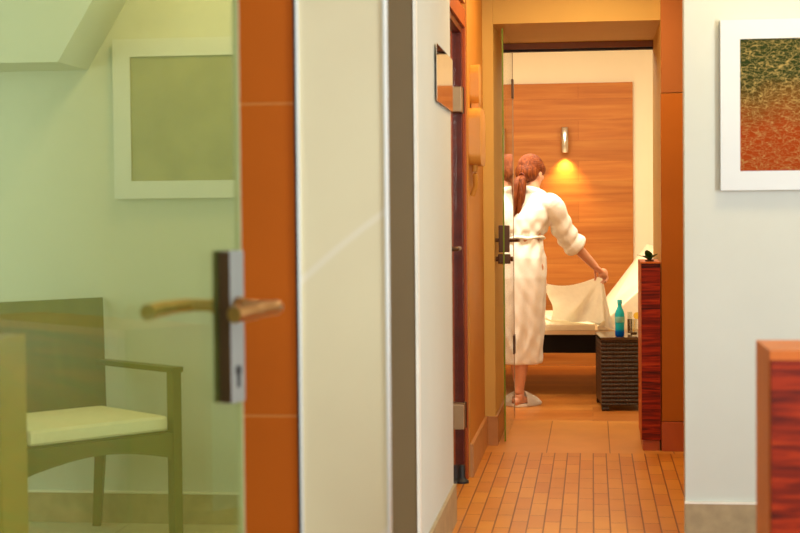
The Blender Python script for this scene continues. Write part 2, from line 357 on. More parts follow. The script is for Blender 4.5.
# marble and orange tile pier behind the near glass door
struct('wall_pier', box(-.606, -.4275, 3.2, 3.235, 0, ZC), 'marble', 'cream marble pier with pale diagonal veins', 'pier', loc=(-.6, 3.2, 0))
struct('trim_5', box(-.612, -.606, 3.193, 3.235, 0, ZC), 'bright_trim', 'bright steel edge strip between orange tile and marble', 'trim')
struct('trim_6', box(-.4275, -.4235, 3.196, 3.235, 0, ZC), 'bright_trim', 'bright steel edge strip on the right of the marble', 'trim')
struct('trim_7', box(-.619, -.612, 3.206, 3.235, 0, ZC), 'black', 'dark shadow joint between orange tile and steel strip', 'trim')
bm = None
for z0, z1 in ((0, .142), (.145, .7745), (.778, 1.4315), (1.435, 2.08), (2.084, ZC)):
    bm = box(-.742, -.619, 3.2, 3.215, z0, z1, .0015, bm, seg=1)
struct('wall_tiles', bm, 'orange_tile', 'orange tiled strip of the near pier', 'wall tiles')
struct('wall_pier_core', box(-.741, -.620, 3.2008, 3.235, 0, ZC), 'grout', 'grout backing of the orange tiled strip', 'wall')
# side doorway on the left of the corridor
struct('wall_side', box(-1.7, -.66, 6.9, 7.0, 0, ZC), 'ochre_wall', 'side room wall past the side door', 'wall')
struct('wall_side', box(-1.75, -1.65, 5.98, 6.9, 0, ZC), 'ochre_wall', 'back wall of the side room', 'wall')
struct('wall_side', box(-.66, -.555, 5.98, 6.9, 2.13, ZC), 'ochre_wall', 'ochre wall above the side door', 'wall')
# corridor left wall, pier and header
struct('wall_corridor', box(-.66, -.555, 6.99, 8.02, 0, ZC), 'ochre_wall', 'ochre orange corridor wall behind the wall fixture', 'wall')
bm = prism([(6.99, 0), (7.97, 0), (7.97, .15), (6.99, .15)], 'x', -.555, -.54)
struct('baseboard_corridor', bm, 'skirting_orange', 'tan stone skirting along the ochre corridor wall', 'skirting')
struct('wall_pier', box(-1.2, -.50, 7.98, 9.02, 0, ZC), 'yellow_wall', 'yellow door pier left of the far doorway', 'pier')
struct('baseboard_pier', box(-.555, -.488, 7.965, 9.02, 0, .15), 'skirting_orange', 'stone skirting round the yellow door pier', 'skirting')
struct('wall_header', box(-.50, .36, 8.0, 9.02, 2.17, ZC), 'yellow_wall', 'yellow lintel above the far doorway', 'lintel')
struct('trim_8', box(-.50, .355, 8.93, 9.0, 2.135, 2.17, .003), 'brown_rail', 'brown door head rail over the far doorway', 'door frame')
struct('trim_9', box(-.50, .355, 8.95, 8.99, 2.122, 2.135), 'black', 'dark seal under the far door head rail', 'trim')
# corridor right: reveal and orange tiled pier wall
struct('wall_reveal', box(.348, 2.6, 7.86, 9.02, 0, ZC), 'yellow_wall', 'yellow reveal right of the far doorway', 'wall')
struct('wall_orange', box(.344, 2.6, 7.835, 7.86, 1.79, ZC), 'orange_plaster', 'orange painted wall above the orange tiles', 'wall')
struct('wall_orange_tiles', box(.342, 2.6, 7.828, 7.86, .15, 1.785, .002), 'orange_tile_far', 'tall orange wall tiles beside the striped wood divider', 'wall tiles')
struct('baseboard_orange', box(.340, 2.6, 7.818, 7.86, 0, .148, .002), 'skirting_tile', 'terracotta skirting tile beside the striped wood divider', 'skirting')
struct('wall_east', box(2.5, 2.6, -1.5, 7.86, 0, ZC), 'white_wall', 'far right wall of the hall', 'wall')
struct('wall_west', box(-4.1, -4, -1.5, 12.4, 0, ZC), 'white_wall', 'far left wall', 'wall')
# relaxation room
struct('wall_back', box(-3.2, 2.6, 12.22, 12.4, 0, ZC), 'cream_wall', 'cream back wall of the relaxation room', 'wall')
struct('wall_panelling', box(-3.2, .318, 12.19, 12.22, 0, 2.205), 'panel_wood', 'orange horizontal plank panelling behind the bed', 'wall panelling', loc=(-3.2, 12.2, 0))
struct('wall_relax_left', box(-3.3, -3.2, 9.0, 12.4, 0, ZC), 'cream_wall', 'left wall of the relaxation room', 'wall')
struct('wall_relax_right', box(2.5, 2.6, 9.0, 12.4, 0, ZC), 'cream_wall', 'right wall of the relaxation room', 'wall')
struct('wall_relax_front', box(-3.2, -1.2, 8.93, 9.02, 0, ZC), 'cream_wall', 'front wall of the relaxation room', 'wall')

# ------------------------------------------------------------------ near glass door
def rotm(a, c): return Matrix.Translation(Vector(c)) @ Matrix.Rotation(a, 4, 'Z') @ Matrix.Translation(-Vector(c))
EDGE = Vector((-.572, 2.475, 0)); DD = Vector((-.341, -.940, 0)).normalized()   # along the leaf towards the hinge
NN = Vector((-DD.y, DD.x, 0)); NN = NN if NN.x > 0 else -NN                      # out of the face turned to the hall
def L(a, n, z): return EDGE + DD*a + NN*n + Vector((0, 0, z))
def leafbox(a0, a1, n0, n1, z0, z1, bev=0, bm=None):
    m4 = Matrix(((DD.x, NN.x, 0, EDGE.x), (DD.y, NN.y, 0, EDGE.y), (0, 0, 1, 0), (0, 0, 0, 1)))
    return box(a0, a1, n0, n1, z0, z1, bev, bm, m4)
d1 = thing('door_1', 'near green tinted glass door standing open on the left', 'glass door', (EDGE.x+DD.x*.9, EDGE.y+DD.y*.9, 0)); d1['kind'] = 'structure'
obj('glass_panel', leafbox(.002, .92, -.005, .005, .01, 2.12), 'glass_near', d1)
obj('glass_edge', leafbox(0, .003, -.005, .005, .01, 2.12), 'pale_edge', d1)
# lock plates on both faces
bm = leafbox(.024, .064, .005, .025, .900, 1.144, .003)
pl = obj('lock_plate', bm, 'satin_grey', d1); pl['label'] = 'grey lock plate on the hall side'
bm = tube([L(.044, .0245, .952), L(.044, .0262, .952)], .0085, 16); bm = leafbox(.040, .048, .0245, .0262, .925, .950, 0, bm)
obj('keyhole', bm, 'black', pl)
obj('lock_plate', leafbox(.024, .064, -.009, -.005, .900, 1.144, .003), 'bronze', d1)
obj('plate_side', leafbox(.0635, .0655, .005, .0245, .902, 1.142), 'bronze', pl)
def lever(s, length=.125, neck=.062):
    p = [L(.044, s*.02, 1.055), L(.044, s*(neck-.015), 1.055), L(.048, s*(neck-.003), 1.055), L(.062, s*(neck+.002), 1.055), L(.10, s*(neck+.002), 1.054), L(.044+length*.75, s*(neck+.001), 1.052), L(.044+length, s*(neck-.002), 1.050)]
    return tube(bez(p, 5), [.0100]*12+[.0115]*10+[.0130]*9, 16)
bm = lever(1, .125, .102); bm = tube([L(.044, .026, 1.055), L(.044, .034, 1.055)], .015, 20, bm)
obj('door_handle', bm, 'brass', d1, smooth=True)['label'] = 'bright brass lever on the hall side'
bm = lever(-1); bm = tube([L(.044, -.009, 1.055), L(.044, -.018, 1.055)], .015, 20, bm)
obj('door_handle', bm, 'brass', d1, smooth=True)['label'] = 'brass lever behind the green glass'
for z in (.3, 1.85): obj('hinge', leafbox(.86, .95, -.012, .012, z-.04, z+.04, .003), 'satin_grey', d1)

# ------------------------------------------------------------------ far glass door (open towards the hall)
XL = -.454
d2 = thing('door_2', 'clear glass door standing open at the far doorway beside the person', 'glass door', (XL, 8.98, 0)); d2['kind'] = 'structure'
obj('glass_panel', box(XL-.004, XL+.004, 8.036, 8.96, .012, 2.15), 'glass_far', d2)
obj('glass_edge', box(XL-.004, XL+.004, 8.03, 8.036, .012, 2.15), 'glass_edge', d2)
bm = box(XL-.028, XL+.028, 8.04, 8.11, .995, 1.135, .004)
obj('hinge_profile', box(XL-.006, XL+.006, 8.955, 8.975, .012, 2.15), 'tan_metal', d2)
lc = obj('lock_case', bm, 'bronze', d2)
bm = box(XL-.032, XL+.032, 8.045, 8.10, .935, .985, .006); bm = tube([(XL-.045, 8.07, .96), (XL+.045, 8.07, .96)], .013, 14, bm)
obj('lock_cylinder', bm, 'bronze', lc)
for s in (-1, 1):
    p = [(XL+s*.025, 8.065, 1.058), (XL+s*.058, 8.065, 1.058), (XL+s*.068, 8.08, 1.058), (XL+s*.070, 8.11, 1.057), (XL+s*.070, 8.18, 1.055)]
    obj('door_handle', tube(bez(p, 5), .0095, 12), 'bronze', d2, smooth=True)
for z in (.44, 1.91): obj('hinge', box(XL-.012, XL+.010, 8.92, 9.0, z-.055, z+.055, .003), 'bronze', d2)

# ------------------------------------------------------------------ side glass door in its dark red frame
d3 = thing('door_3', 'closed glass door in dark red frame on the corridor left', 'glass door', (-.6, 6.87, 0)); d3['kind'] = 'structure'
obj('glass_panel', box(-.600, -.592, 6.0, 6.86, .015, 2.0), 'glass_far', d3)
obj('door_frame', box(-.64, -.572, 6.885, 6.945, 0, 2.11, .002), 'dark_red_frame', d3)
obj('door_frame', box(-.64, -.560, 6.945, 6.985, 0, 2.11, .002), 'red_frame', d3)
obj('door_frame', box(-.64, -.560, 5.985, 6.945, 2.03, 2.11, .002), 'red_frame', d3)
obj('door_frame', box(-.64, -.572, 5.985, 6.885, 2.0, 2.03, .002), 'dark_red_frame', d3)
for z in (.30, 1.70):
    h = obj('hinge', box(-.606, -.565, 6.79, 6.93, z-.055, z+.055, .004), 'tan_metal', d3)
    obj('hinge_pin', tube([(-.568, 6.875, z-.058), (-.568, 6.875, z+.058)], .009, 12), 'bronze', h)
bm = box(-.61, -.55, 6.02, 6.08, 1.0, 1.12, .004); bm = tube(bez([(-.56, 6.05, 1.06), (-.53, 6.05, 1.06), (-.525, 6.07, 1.06), (-.525, 6.16, 1.06)], 4), .009, 12, bm)
obj('door_handle', bm, 'bronze', d3)
bm = lathe([(.030, 0), (.030, .010), (.020, .018), (.014, .03), (.014, .075), (.011, .08)], (-.580, 6.845, 0), 20)
tag(obj('door_stop', bm, 'black', smooth=True, loc=(-.580, 6.845, 0)), 'small black floor stop at the foot of the dark red door frame', 'door stop')

# ================================================================== THINGS
# glossy sign plate on the white flank
t_ = thing('sign_plate', 'glossy reflective square sign plate on the white wall flank beside the side door', 'sign', (-.54, 5.66, 1.60))
obj('plate', box(-.532, -.530, 5.36, 5.97, 1.59, 1.79), 'mirror', t_)
obj('bracket', box(-.541, -.532, 5.55, 5.8, 1.66, 1.72), 'satin_grey', t_)

# framed pictures
def picture(x0, x1, z0, z1, y, name, label, art, iw=.068, group=None):
    t_ = thing(name, label, 'picture', ((x0+x1)/2, y, z0))
    b_ = None
    for a in ((x0, x0+iw, z0, z1), (x1-iw, x1, z0, z1), (x0+iw, x1-iw, z0, z0+iw), (x0+iw, x1-iw, z1-iw, z1)):
        b_ = box(a[0], a[1], y-.032, y-.001, a[2], a[3], 0, b_)
    obj('picture_frame', b_, 'white_frame', t_)
    obj('print', box(x0+iw, x1-iw, y-.026, y-.006, z0+iw, z1-iw), art, t_, loc=((x0+x1)/2, y, (z0+z1)/2))
    return t_
picture(.455, 1.25, 1.272, 1.875, 5.65, 'framed_picture', 'white framed print of tangled grass fading from green to rust red', 'grass_art')
picture(-1.835, -1.03, 1.268, 1.883, 5.86, 'framed_picture', 'white framed plain olive print above the chair', 'olive_art')

# low dividers with striped wood faces
def divider(name, label, x0, x1, y0, y1, h, face, edge, eh=.028, plinth=0):
    t_ = thing(name, label, 'low cabinet', ((x0+x1)/2, (y0+y1)/2, 0))
    obj('side_panel', box(x0, x0+.022, y0+.012, y1, plinth, h-eh, .001), edge, t_)
    obj('side_panel', box(x1-.022, x1, y0+.012, y1, plinth, h-eh, .001), edge, t_)
    obj('top', box(x0, x1, y0, y1, h-eh, h, .0015), edge, t_)
    obj('front_panel', box(x0+.003, x1-.003, y0+.001, y0+.020, plinth, h-eh, .001), face, t_)
    obj('back_panel', box(x0+.022, x1-.022, y1-.02, y1, plinth, h-eh), face, t_)
    if plinth: obj('plinth', box(x0+.008, x1-.008, y0+.010, y1-.01, 0, plinth-.003), 'skirting_tile', t_)
    return t_
divider('low_cabinet', 'orange edged low cabinet with dark red striped front at right foreground', .313, 1.05, 2.82, 3.05, .95, 'zebrano', 'cab_orange', .018)
divider('low_cabinet', 'olive brown low cabinet behind green glass in front of the chair', -1.85, -1.210, 3.04, 3.20, .95, 'olive_box', 'olive_box', .02)
divider('low_cabinet', 'narrow dark red striped cabinet by the far doorway carrying the plant', .240, .339, 7.83, 8.30, .948, 'zebrano', 'cab_orange', .008, .055)

# plant on the far cabinet
t_ = thing('potted_plant', 'small dark green leafy plant on the striped cabinet by the doorway', 'plant', (.288, 7.92, .948))
obj('dish', lathe([(.018, 0), (.022, .002), (.023, .007), (.020, .007), (.016, .004)], (.287, 7.92, .948), 20), 'dish', t_, smooth=True)
def leafm(base, ang, tilt, l_, w_):
    b_ = bmesh.new(); rows = []
    for k in range(7):
        s = k/6; ww = w_*math.sin(PI*min(1, .12+s*.88))**.7*(1 if s < .98 else .1)
        row = []
        for j in (-1, 0, 1):
            x = s*l_*math.cos(tilt*(1-.3*s)); z = s*l_*math.sin(tilt*(1-.3*s)) + (abs(j)*.12*ww)
            row.append(b_.verts.new((x, j*ww, z)))
        rows.append(row)
    for a, c in zip(rows, rows[1:]):
        for j in range(2): b_.faces.new((a[j], a[j+1], c[j+1], c[j]))
    g = bmesh.ops.extrude_face_region(b_, geom=b_.faces[:])
    bmesh.ops.translate(b_, vec=(0, 0, .0016), verts=[v for v in g['geom'] if isinstance(v, bmesh.types.BMVert)])
    bmesh.ops.transform(b_, matrix=Matrix.Translation(base) @ Matrix.Rotation(ang, 4, 'Z'), verts=b_.verts); return b_
for k, (a, tl, l_, w_, mt) in enumerate([(-1.9, 1.15, .072, .019, 'leaf'), (-.5, .85, .056, .020, 'leaf'), (3.0, .55, .070, .012, 'leaf_tan'), (.2, .30, .046, .011, 'leaf'), (1.6, 1.0, .064, .018, 'leaf'), (-2.5, .7, .05, .017, 'leaf')]):
    obj('leaf', leafm((.287, 7.92, .954), a, tl, l_, w_), mt, t_, smooth=True)

# wall fixture on the ochre corridor wall
t_ = thing('wall_hair_dryer', 'cream wall-mounted dryer in its holder on the ochre corridor wall', 'hair dryer', (-.555, 7.1, 1.45))
def rounded(y0, y1, z0, z1, x0, x1, rad, bm=None):
    pts = []
    for cx_, cz_, a0 in ((y1-rad, z1-rad, 0), (y0+rad, z1-rad, 90), (y0+rad, z0+rad, 180), (y1-rad, z0+rad, 270)):
        for k in range(7):
            a = math.radians(a0+k*15); pts.append((cx_+rad*math.cos(a), cz_+rad*math.sin(a)))
    return prism(pts, 'x', x0, x1, .004, bm)
obj('housing', rounded(7.04, 7.36, 1.42, 1.68, -.555, -.500, .05), 'fixture', t_, smooth=True)
obj('handpiece', rounded(7.13, 7.27, 1.70, 1.885, -.555, -.512, .045), 'fixture', t_, smooth=True)
obj('nozzle', rounded(7.15, 7.23, 1.66, 1.72, -.55, -.515, .02), 'fixture', t_)
obj('cord', tube(bez([(-.53, 7.10, 1.43), (-.53, 7.09, 1.38), (-.53, 7.11, 1.33), (-.545, 7.12, 1.28)], 5), .012, 10), 'fixture', t_, smooth=True)

# wall sconce
t_ = thing('wall_sconce', 'steel cylinder wall lamp shining down on the plank panelling', 'lamp', (-.206, 12.19, 1.66))
sx_, sy_ = -.206, 12.125
obj('lamp_shade', lathe([(.030, 0), (.032, .002), (.032, .196), (.030, .198), (.026, .198), (.026, .03), (.0, .03)], (sx_, sy_, 1.661), 28), 'steel', t_, smooth=True)
obj('wall_bracket', box(sx_-.02, sx_+.02, sy_+.03, 12.19, 1.72, 1.80, .003), 'steel', t_)
m, tt, b = nt('lit_lamp'); b.inputs['Emission Color'].default_value = (1, .8, .45, 1); b.inputs['Emission Strength'].default_value = 12
obj('bulb', lathe([(.0245, 0), (.0245, .010)], (sx_, sy_, 1.664), 20), m, t_)
s1 = spot('sconce_spot', (sx_, sy_+.01, 1.645), (sx_+.005, 12.28, .6), 26, (1, .60, .20), 96, 1.0, .02)
s1.parent = t_; s1.location -= Vector(t_.location)

# lounger bed
t_ = thing('lounger_bed', 'wide cream upholstered lounger with dark base and raised head end', 'bed', (-.9, 10.85, 0))
BX0, BX1, BY0, BY1 = -2.2, .75, 10.1, 11.6
obj('base', box(BX0, BX1, BY0+.01, BY1, .285, .405, .004), 'dark_bed', t_)
obj('edge_band', box(BX0, BX1, BY0, BY1+.005, .405, .432, .003), 'bed_edge', t_)
obj('mattress', box(BX0+.01, .015, BY0+.01, BY1, .432, .470, .012), 'upholstery', t_)
fr_ = [(.03, .452), (.42, .80), (.72, .70), (.72, .434), (.04, .434)]; bk_ = [(.012, .452), (.40, .96), (.72, .90), (.72, .434), (.03, .434)]
b_ = bmesh.new(); A_ = [b_.verts.new((x, BY0+.01, z)) for x, z in fr_]; B_ = [b_.verts.new((x, BY1, z)) for x, z in bk_]
b_.faces.new(A_); b_.faces.new(B_[::-1])
for k in range(5): b_.faces.new((A_[k], B_[k], B_[(k+1) % 5], A_[(k+1) % 5]))
bmesh.ops.bevel(b_, geom=b_.edges[:], offset=.01, segments=2, profile=.7, affect='EDGES')
obj('head_rest', b_, 'upholstery', t_)
for lx in (-1.9, .55):
    for ly in (10.75, 11.35): obj('leg', box(lx-.04, lx+.04, ly-.04, ly+.04, 0, .285, .004), 'dark_bed', t_)

# woven side table
t_ = thing('rattan_table', 'square dark brown woven side table with glass top at the bed end', 'table', (.26, 9.62, 0))
m, tt, b = nt('dark_rattan'); mp = mapping(tt)
wv = tt.nodes.new('ShaderNodeTexWave'); wv.bands_direction = 'Z'; wv.inputs['Scale'].default_value = 13; wv.inputs['Distortion'].default_value = .8; wv.inputs['Detail Scale'].default_value = 6
lk(tt, mp.outputs[0], wv.inputs['Vector'])
wx = tt.nodes.new('ShaderNodeTexWave'); wx.bands_direction = 'X'; wx.inputs['Scale'].default_value = 16; lk(tt, mp.outputs[0], wx.inputs['Vector'])
mu = tt.nodes.new('ShaderNodeMath'); mu.operation = 'MULTIPLY_ADD'; mu.inputs[1].default_value = .35; lk(tt, wx.outputs['Fac'], mu.inputs[0]); lk(tt, wv.outputs['Fac'], mu.inputs[2])
rp = ramp(tt, mu.outputs[0], [(.2, (.006, .003, .002)), (1.0, (.045, .020, .010))]); lk(tt, rp.outputs[0], b.inputs['Base Color']); b.inputs['Roughness'].default_value = .4
bump(tt, b, mu.outputs[0], .8, .006); M['rattan'] = m
obj('woven_body', box(.035, .49, 9.40, 9.86, .035, .428, .006), 'rattan', t_)
for lx in (.06, .465):
    for ly in (9.425, 9.835): obj('leg', box(lx-.022, lx+.022, ly-.022, ly+.022, 0, .036, .002), 'rattan', t_)
M['table_top'] = plain('polished_brown_glass_top', (.10, .06, .035), .06, 0, .05, bmp=0)
obj('table_top', box(.030, .495, 9.395, 9.865, .428, .445, .002), 'table_top', t_); t_.rotation_euler = (0, 0, math.radians(4))

# bottle, glasses
bz = .4455
t_ = thing('water_bottle', 'slim teal blue glass bottle on the woven side table', 'bottle', (.163, 9.47, bz))
prof = [(.024, 0), (.028, .004), (.0285, .02), (.027, .06), (.0285, .10), (.029, .135), (.024, .155), (.015, .172), (.0125, .182), (.0125, .20)]
o_ = obj('glass_body', lathe(prof, (.163, 9.47, bz), 28), 'bottle', t_, smooth=True)
obj('cap', lathe([(.014, 0), (.0145, .003), (.0145, .022), (.012, .025)], (.163, 9.47, bz+.198), 20), 'blue_cap', t_, smooth=True)
obj('bottle_label', lathe([(.0286, .085), (.0292, .087), (.0297, .118), (.0292, .120)], (.1635, 9.47, bz), 28), 'label', t_, smooth=True)
def tumbler(x, y, r_, h_, fill, label, name='drinking_glass'):
    t_ = thing(name, label, 'glass', (x, y, bz))
    obj('glass_wall', lathe([(r_*.88, 0), (r_, h_), (r_-.002, h_), (r_*.88-.002, .006), (.001, .006)], (x, y, bz), 24), 'glass_clear', t_, smooth=True)
    obj('drink', lathe([(r_*.80, .0), (r_*.88, fill)], (x, y, bz+.0065), 20), 'tea', t_, smooth=True)
    return t_
g1 = tumbler(.228, 9.66, .017, .135, .085, 'tall narrow glass with dark drink beside the teal bottle')
g2 = tumbler(.248, 9.52, .024, .100, .015, 'short clear glass with a lemon slice on its rim')
b_ = lathe([(.019, -.002), (.019, .002)], (0, 0, 0), 22)
mt = Matrix.Translation((.268, 9.51, bz+.122)) @ Matrix.Rotation(math.radians(80), 4, 'X')
bmesh.ops.transform(b_, matrix=mt, verts=b_.verts); ls = obj('lemon_slice', b_, 'lemon', g2, smooth=True)
b_ = tube([mt @ Vector((.0195*math.cos(2*PI*k/24), .0195*math.sin(2*PI*k/24), 0)) for k in range(25)], .0025, 8); obj('rind', b_, 'lemon_rind', ls, smooth=True)
obj('straw', tube([(.245, 9.52, bz+.01), (.262, 9.525, bz+.13)], .002, 8), 'lemon_rind', g2)

# ------------------------------------------------------------------ armchair behind the green glass
PSI = math.radians(49); CW, CDp = .62, .52
RR = Vector((-1.894, 5.78)); fw = Vector((math.sin(PSI), -math.cos(PSI))); rt = Vector((math.cos(PSI), math.sin(PSI)))
ctr = RR + fw*CDp/2 - rt*CW/2
t_ = thing('armchair', 'dark framed armchair with solid back and pale seat cushion', 'chair', (ctr.x, ctr.y, 0), PSI)
hx, hy = CW/2, CDp/2                                                       # local: front at -y, viewer's right at +x
def lob(name, b_, mt, par=None): return obj(name, b_, mt, par or t_, local=True)
for s in (-1, 1):
    lob('leg', prism([(s*hx-.018, -hy-.020), (s*hx+.018, -hy-.020), (s*hx+.018, -hy+.022), (s*hx-.018, -hy+.022)], 'z', 0, .648, .003), 'chair_wood')
    b_ = tube([(s*hx, hy+.03, 0), (s*hx, hy, .25), (s*hx, hy-.01, .42)], [.021, .026, .027], 4); lob('leg', b_, 'chair_wood')
    b_ = prism([(-hy-.022, .636), (-hy-.022, .656), (hy-.02, .652), (hy-.02, .632)], 'x', s*hx-.026, s*hx+.026, .003); lob('armrest', b_, 'chair_wood')
    lob('seat_rail', box(s*hx-.012, s*hx+.012, -hy+.02, hy-.02, .335, .415, .002), 'chair_wood')
pts = [(-hx+.018, .42), (hx-.018, .42), (hx-.018, .325)]
for k in range(9):
    s = k/8; pts.append((hx-.05-(CW-.10)*s, .335+.035*math.sin(PI*s)))
pts.append((-hx+.018, .325)); lob('seat_rail', prism(pts, 'y', -hy-.012, -hy+.014), 'chair_wood')
b_ = None
for z in range(1):
    b_ = prism([(-hx-.01, .34), (hx+.01, .34), (hx+.045, .892), (-hx-.045, .892)], 'y', 0, .022, .004)
bmesh.ops.transform(b_, matrix=Matrix.Translation((0, hy-.035, 0)) @ Matrix.Translation((0, 0, .4)) @ Matrix.Rotation(math.radians(-8), 4, 'X') @ Matrix.Translation((0, 0, -.4)), verts=b_.verts)
lob('backrest', b_, 'chair_wood')
lob('seat', box(-hx+.01, hx-.01, -hy+.01, hy-.03, .405, .425, .002), 'chair_wood')
b_ = box(-hx+.03, hx-.03, -hy-.01, hy-.07, .428, .482, .024, seg=3); lob('cushion', b_, 'cushion')

# ------------------------------------------------------------------ the person
pr = thing('person', 'person in white bathrobe and slippers with red ponytail, spreading a sheet over the bed', 'person', (-.43, 9.66, 0))
FW = Vector((.707, .707, 0)); RT = Vector((.707, -.707, 0)); UP = Vector((0, 0, 1))
V = Vector
shR, elR, wrR = V((-.25, 9.65, 1.255)), V((-.155, 9.755, 1.045)), V((.015, 9.86, .858))
shL, elL, wrL = V((-.475, 9.865, 1.255)), V((-.45, 9.99, 1.03)), V((-.365, 10.10, .83))
def finger_chain(w_, d, side, up):                         # d = hand direction, side = towards thumb, up = back of hand
    ch = []
    for k, (off, ln) in enumerate([(.026, .070), (.009, .078), (-.009, .073), (-.025, .058)]):
        b0 = w_ + d*.078 + side*off; p1 = b0 + d*ln*.42 - up*.006; p2 = p1 + (d*.5-up*.85).normalized()*ln*.33; p3 = p2 + (-d*.35-up*.9).normalized()*ln*.27
        ch.append(([w_+d*.045+side*off*.8, b0, p1, p2, p3], [.009, .0088, .0082, .0076, .0062]))
    b0 = w_ + d*.022 + side*.020; p1 = b0 + (d*.6+side*.6-up*.3).normalized()*.036; p2 = p1 + (d*.7-up*.7).normalized()*.030; p3 = p2+(d*.4-up*.9).normalized()*.022
    ch.append(([w_+d*.015+side*.006, b0, p1, p2, p3], [.011, .011, .0098, .0088, .0068])); return ch
bm = None
def limb(pts, rad, n=14, flat=1.0, upv=UP):
    global bm
    pts = [V(p) for p in pts]; K = len(pts); pp = bez(pts, 6); rr = []
    for i in range(len(pp)):
        s = i/6; k = min(int(s), K-2); q = s-k; rr.append(rad[k]*(1-q)+rad[k+1]*q)
    bm = tube(pp, rr, n, bm, flat, True, upv); bm = ball(pp[0], rr[0], rr[0], rr[0], bm, n=12); bm = ball(pp[-1], rr[-1], rr[-1], rr[-1], bm, n=12)
HC = V((-.378, 9.79, 1.452))                               # head centre
pel = V((-.42, 9.69, .88)); chest = V((-.385, 9.745, 1.17)); nk = V((-.372, 9.765, 1.31))
limb([pel-UP*.05, pel+UP*.12, chest, nk-UP*.03], [.115, .098, .118, .06], 20, .85, FW)
limb([nk-UP*.03, nk+UP*.05, HC-UP*.03-FW*.01], [.052, .047, .046])
hipR, hipL = pel+RT*.075, pel-RT*.075
ankR, ankL = V((-.452, 9.575, .085)), V((-.555, 9.70, .085))
for hip, ank in ((hipR, ankR), (hipL, ankL)):
    kn = (hip+ank)*.5 + FW*.02
    limb([hip-UP*.03, (hip+kn)*.5, kn, kn*.6+ank*.4-FW*.02, ank+UP*.03, ank-UP*.03], [.078, .070, .050, .050, .031, .032])
    limb([ank-UP*.055-FW*.03, ank-UP*.045+FW*.05, ank-UP*.060+FW*.10, ank-UP*.062+FW*.135], [.027, .032, .030, .018], 12, .7)
for sh, el, wr in ((shR, elR, wrR), (shL, elL, wrL)):
    limb([chest+(sh-chest)*.5, sh, (sh+el)/2, el, el*.6+wr*.4, wr], [.06, .046, .041, .034, .035, .024])
    d = (wr-el).normalized(); d = (d+V((.25, .1, -.12))).normalized(); up = (UP - d*UP.dot(d)).normalized(); side = d.cross(up).normalized()
    if sh is shR: side = -side
    limb([wr-d*.01, wr+d*.03, wr+d*.075], [.024, .033, .033], 14, .45, up)
    for pts, rad in finger_chain(wr, d, side, up): limb(pts, rad, 10)
# head: turned towards the bed, tipped down
HF = (V((.50, .80, -.26))).normalized(); HR = HF.cross(UP).normalized(); HU = HR.cross(HF)
HM = Matrix((HR, HF, HU)).transposed()
def hp(x, y, z): return HC + HR*x + HF*y + HU*z
bm = ball(hp(0, -.008, .018), .073, .092, .088, bm, HM, 24)
bm = ball(hp(0, .022, -.042), .056, .064, .066, bm, HM, 20)
bm = ball(hp(0, .055, -.083), .026, .024, .020, bm, HM)
bm = tube([hp(0, .086, .012), hp(0, .100, -.012), hp(0, .105, -.030), hp(0, .088, -.036)], [.008, .011, .014, .010], 10, bm)
bm = ball(hp(0, .084, -.056), .022, .010, .005, bm, HM); bm = ball(hp(0, .082, -.064), .019, .010, .006, bm, HM)
for s in (-1, 1):
    bm = ball(hp(s*.030, .076, .022), .022, .010, .006, bm, HM); bm = ball(hp(s*.038, .060, -.018), .020, .018, .018, bm, HM)
    bm = ball(hp(s*.074, -.004, -.010), .007, .017, .030, bm, HM)
baked('body', bm, 'skin', pr, [('REMESH', dict(mode='VOXEL', voxel_size=.0042)), ('SMOOTH', dict(factor=.5, iterations=4))])
for s in (-1, 1): obj('eye', ball(hp(s*.031, .073, .008), .011, .011, .009, None, HM, 12), 'eye', pr, smooth=True)
# hair cap and ponytail
bm = ball(hp(0, -.014, .030), .080, .092, .084, None, HM, 28)
bm = ball(hp(0, -.045, -.010), .078, .066, .070, bm, HM, 22)
for s in (-1, 1): bm = ball(hp(s*.060, .004, .022), .026, .052, .042, bm, HM, 14)
tie = hp(.004, -.100, -.058)
bm = ball(tie+HF*.025, .034, .030, .030, bm, None, 14)
random.seed(3)
for k in range(34):
    a_ = random.uniform(0, 2*PI); q = random.uniform(0, .030)
    o1 = V((math.cos(a_)*q, math.sin(a_)*q*.6, random.uniform(-.008, .008))); ln = random.uniform(.85, 1.05)
    p = [tie+o1*.5, tie+V((-.008, -.035, -.022))+o1*1.2, tie+V((-.018, -.045, -.08*ln))+o1*1.5, tie+V((-.032, -.05, -.17*ln))+o1*1.5, tie+V((-.050, -.04, -.27*ln))+o1*.8]
    bm = tube(bez(p, 4), [.008]*6+[.009]*5+[.007]*4+[.0045, .002], 7, bm)
def strands(b2):
    for v in b2.verts:
        d_ = v.co-HC; an = math.atan2(d_.dot(HR), d_.dot(HU)); v.co += d_.normalized()*.0016*math.sin(an*46)
hair = baked('hair', bm, 'hair', pr, [('REMESH', dict(mode='VOXEL', voxel_size=.0036)), ('SMOOTH', dict(factor=.4, iterations=2))], post=strands)
obj('hair_tie', tube([tie+V((0, 0, 0))+(RT*math.cos(2*PI*k/16)+UP*math.sin(2*PI*k/16))*.022 for k in range(17)], .007, 8), 'dark_red_frame', hair, smooth=True)
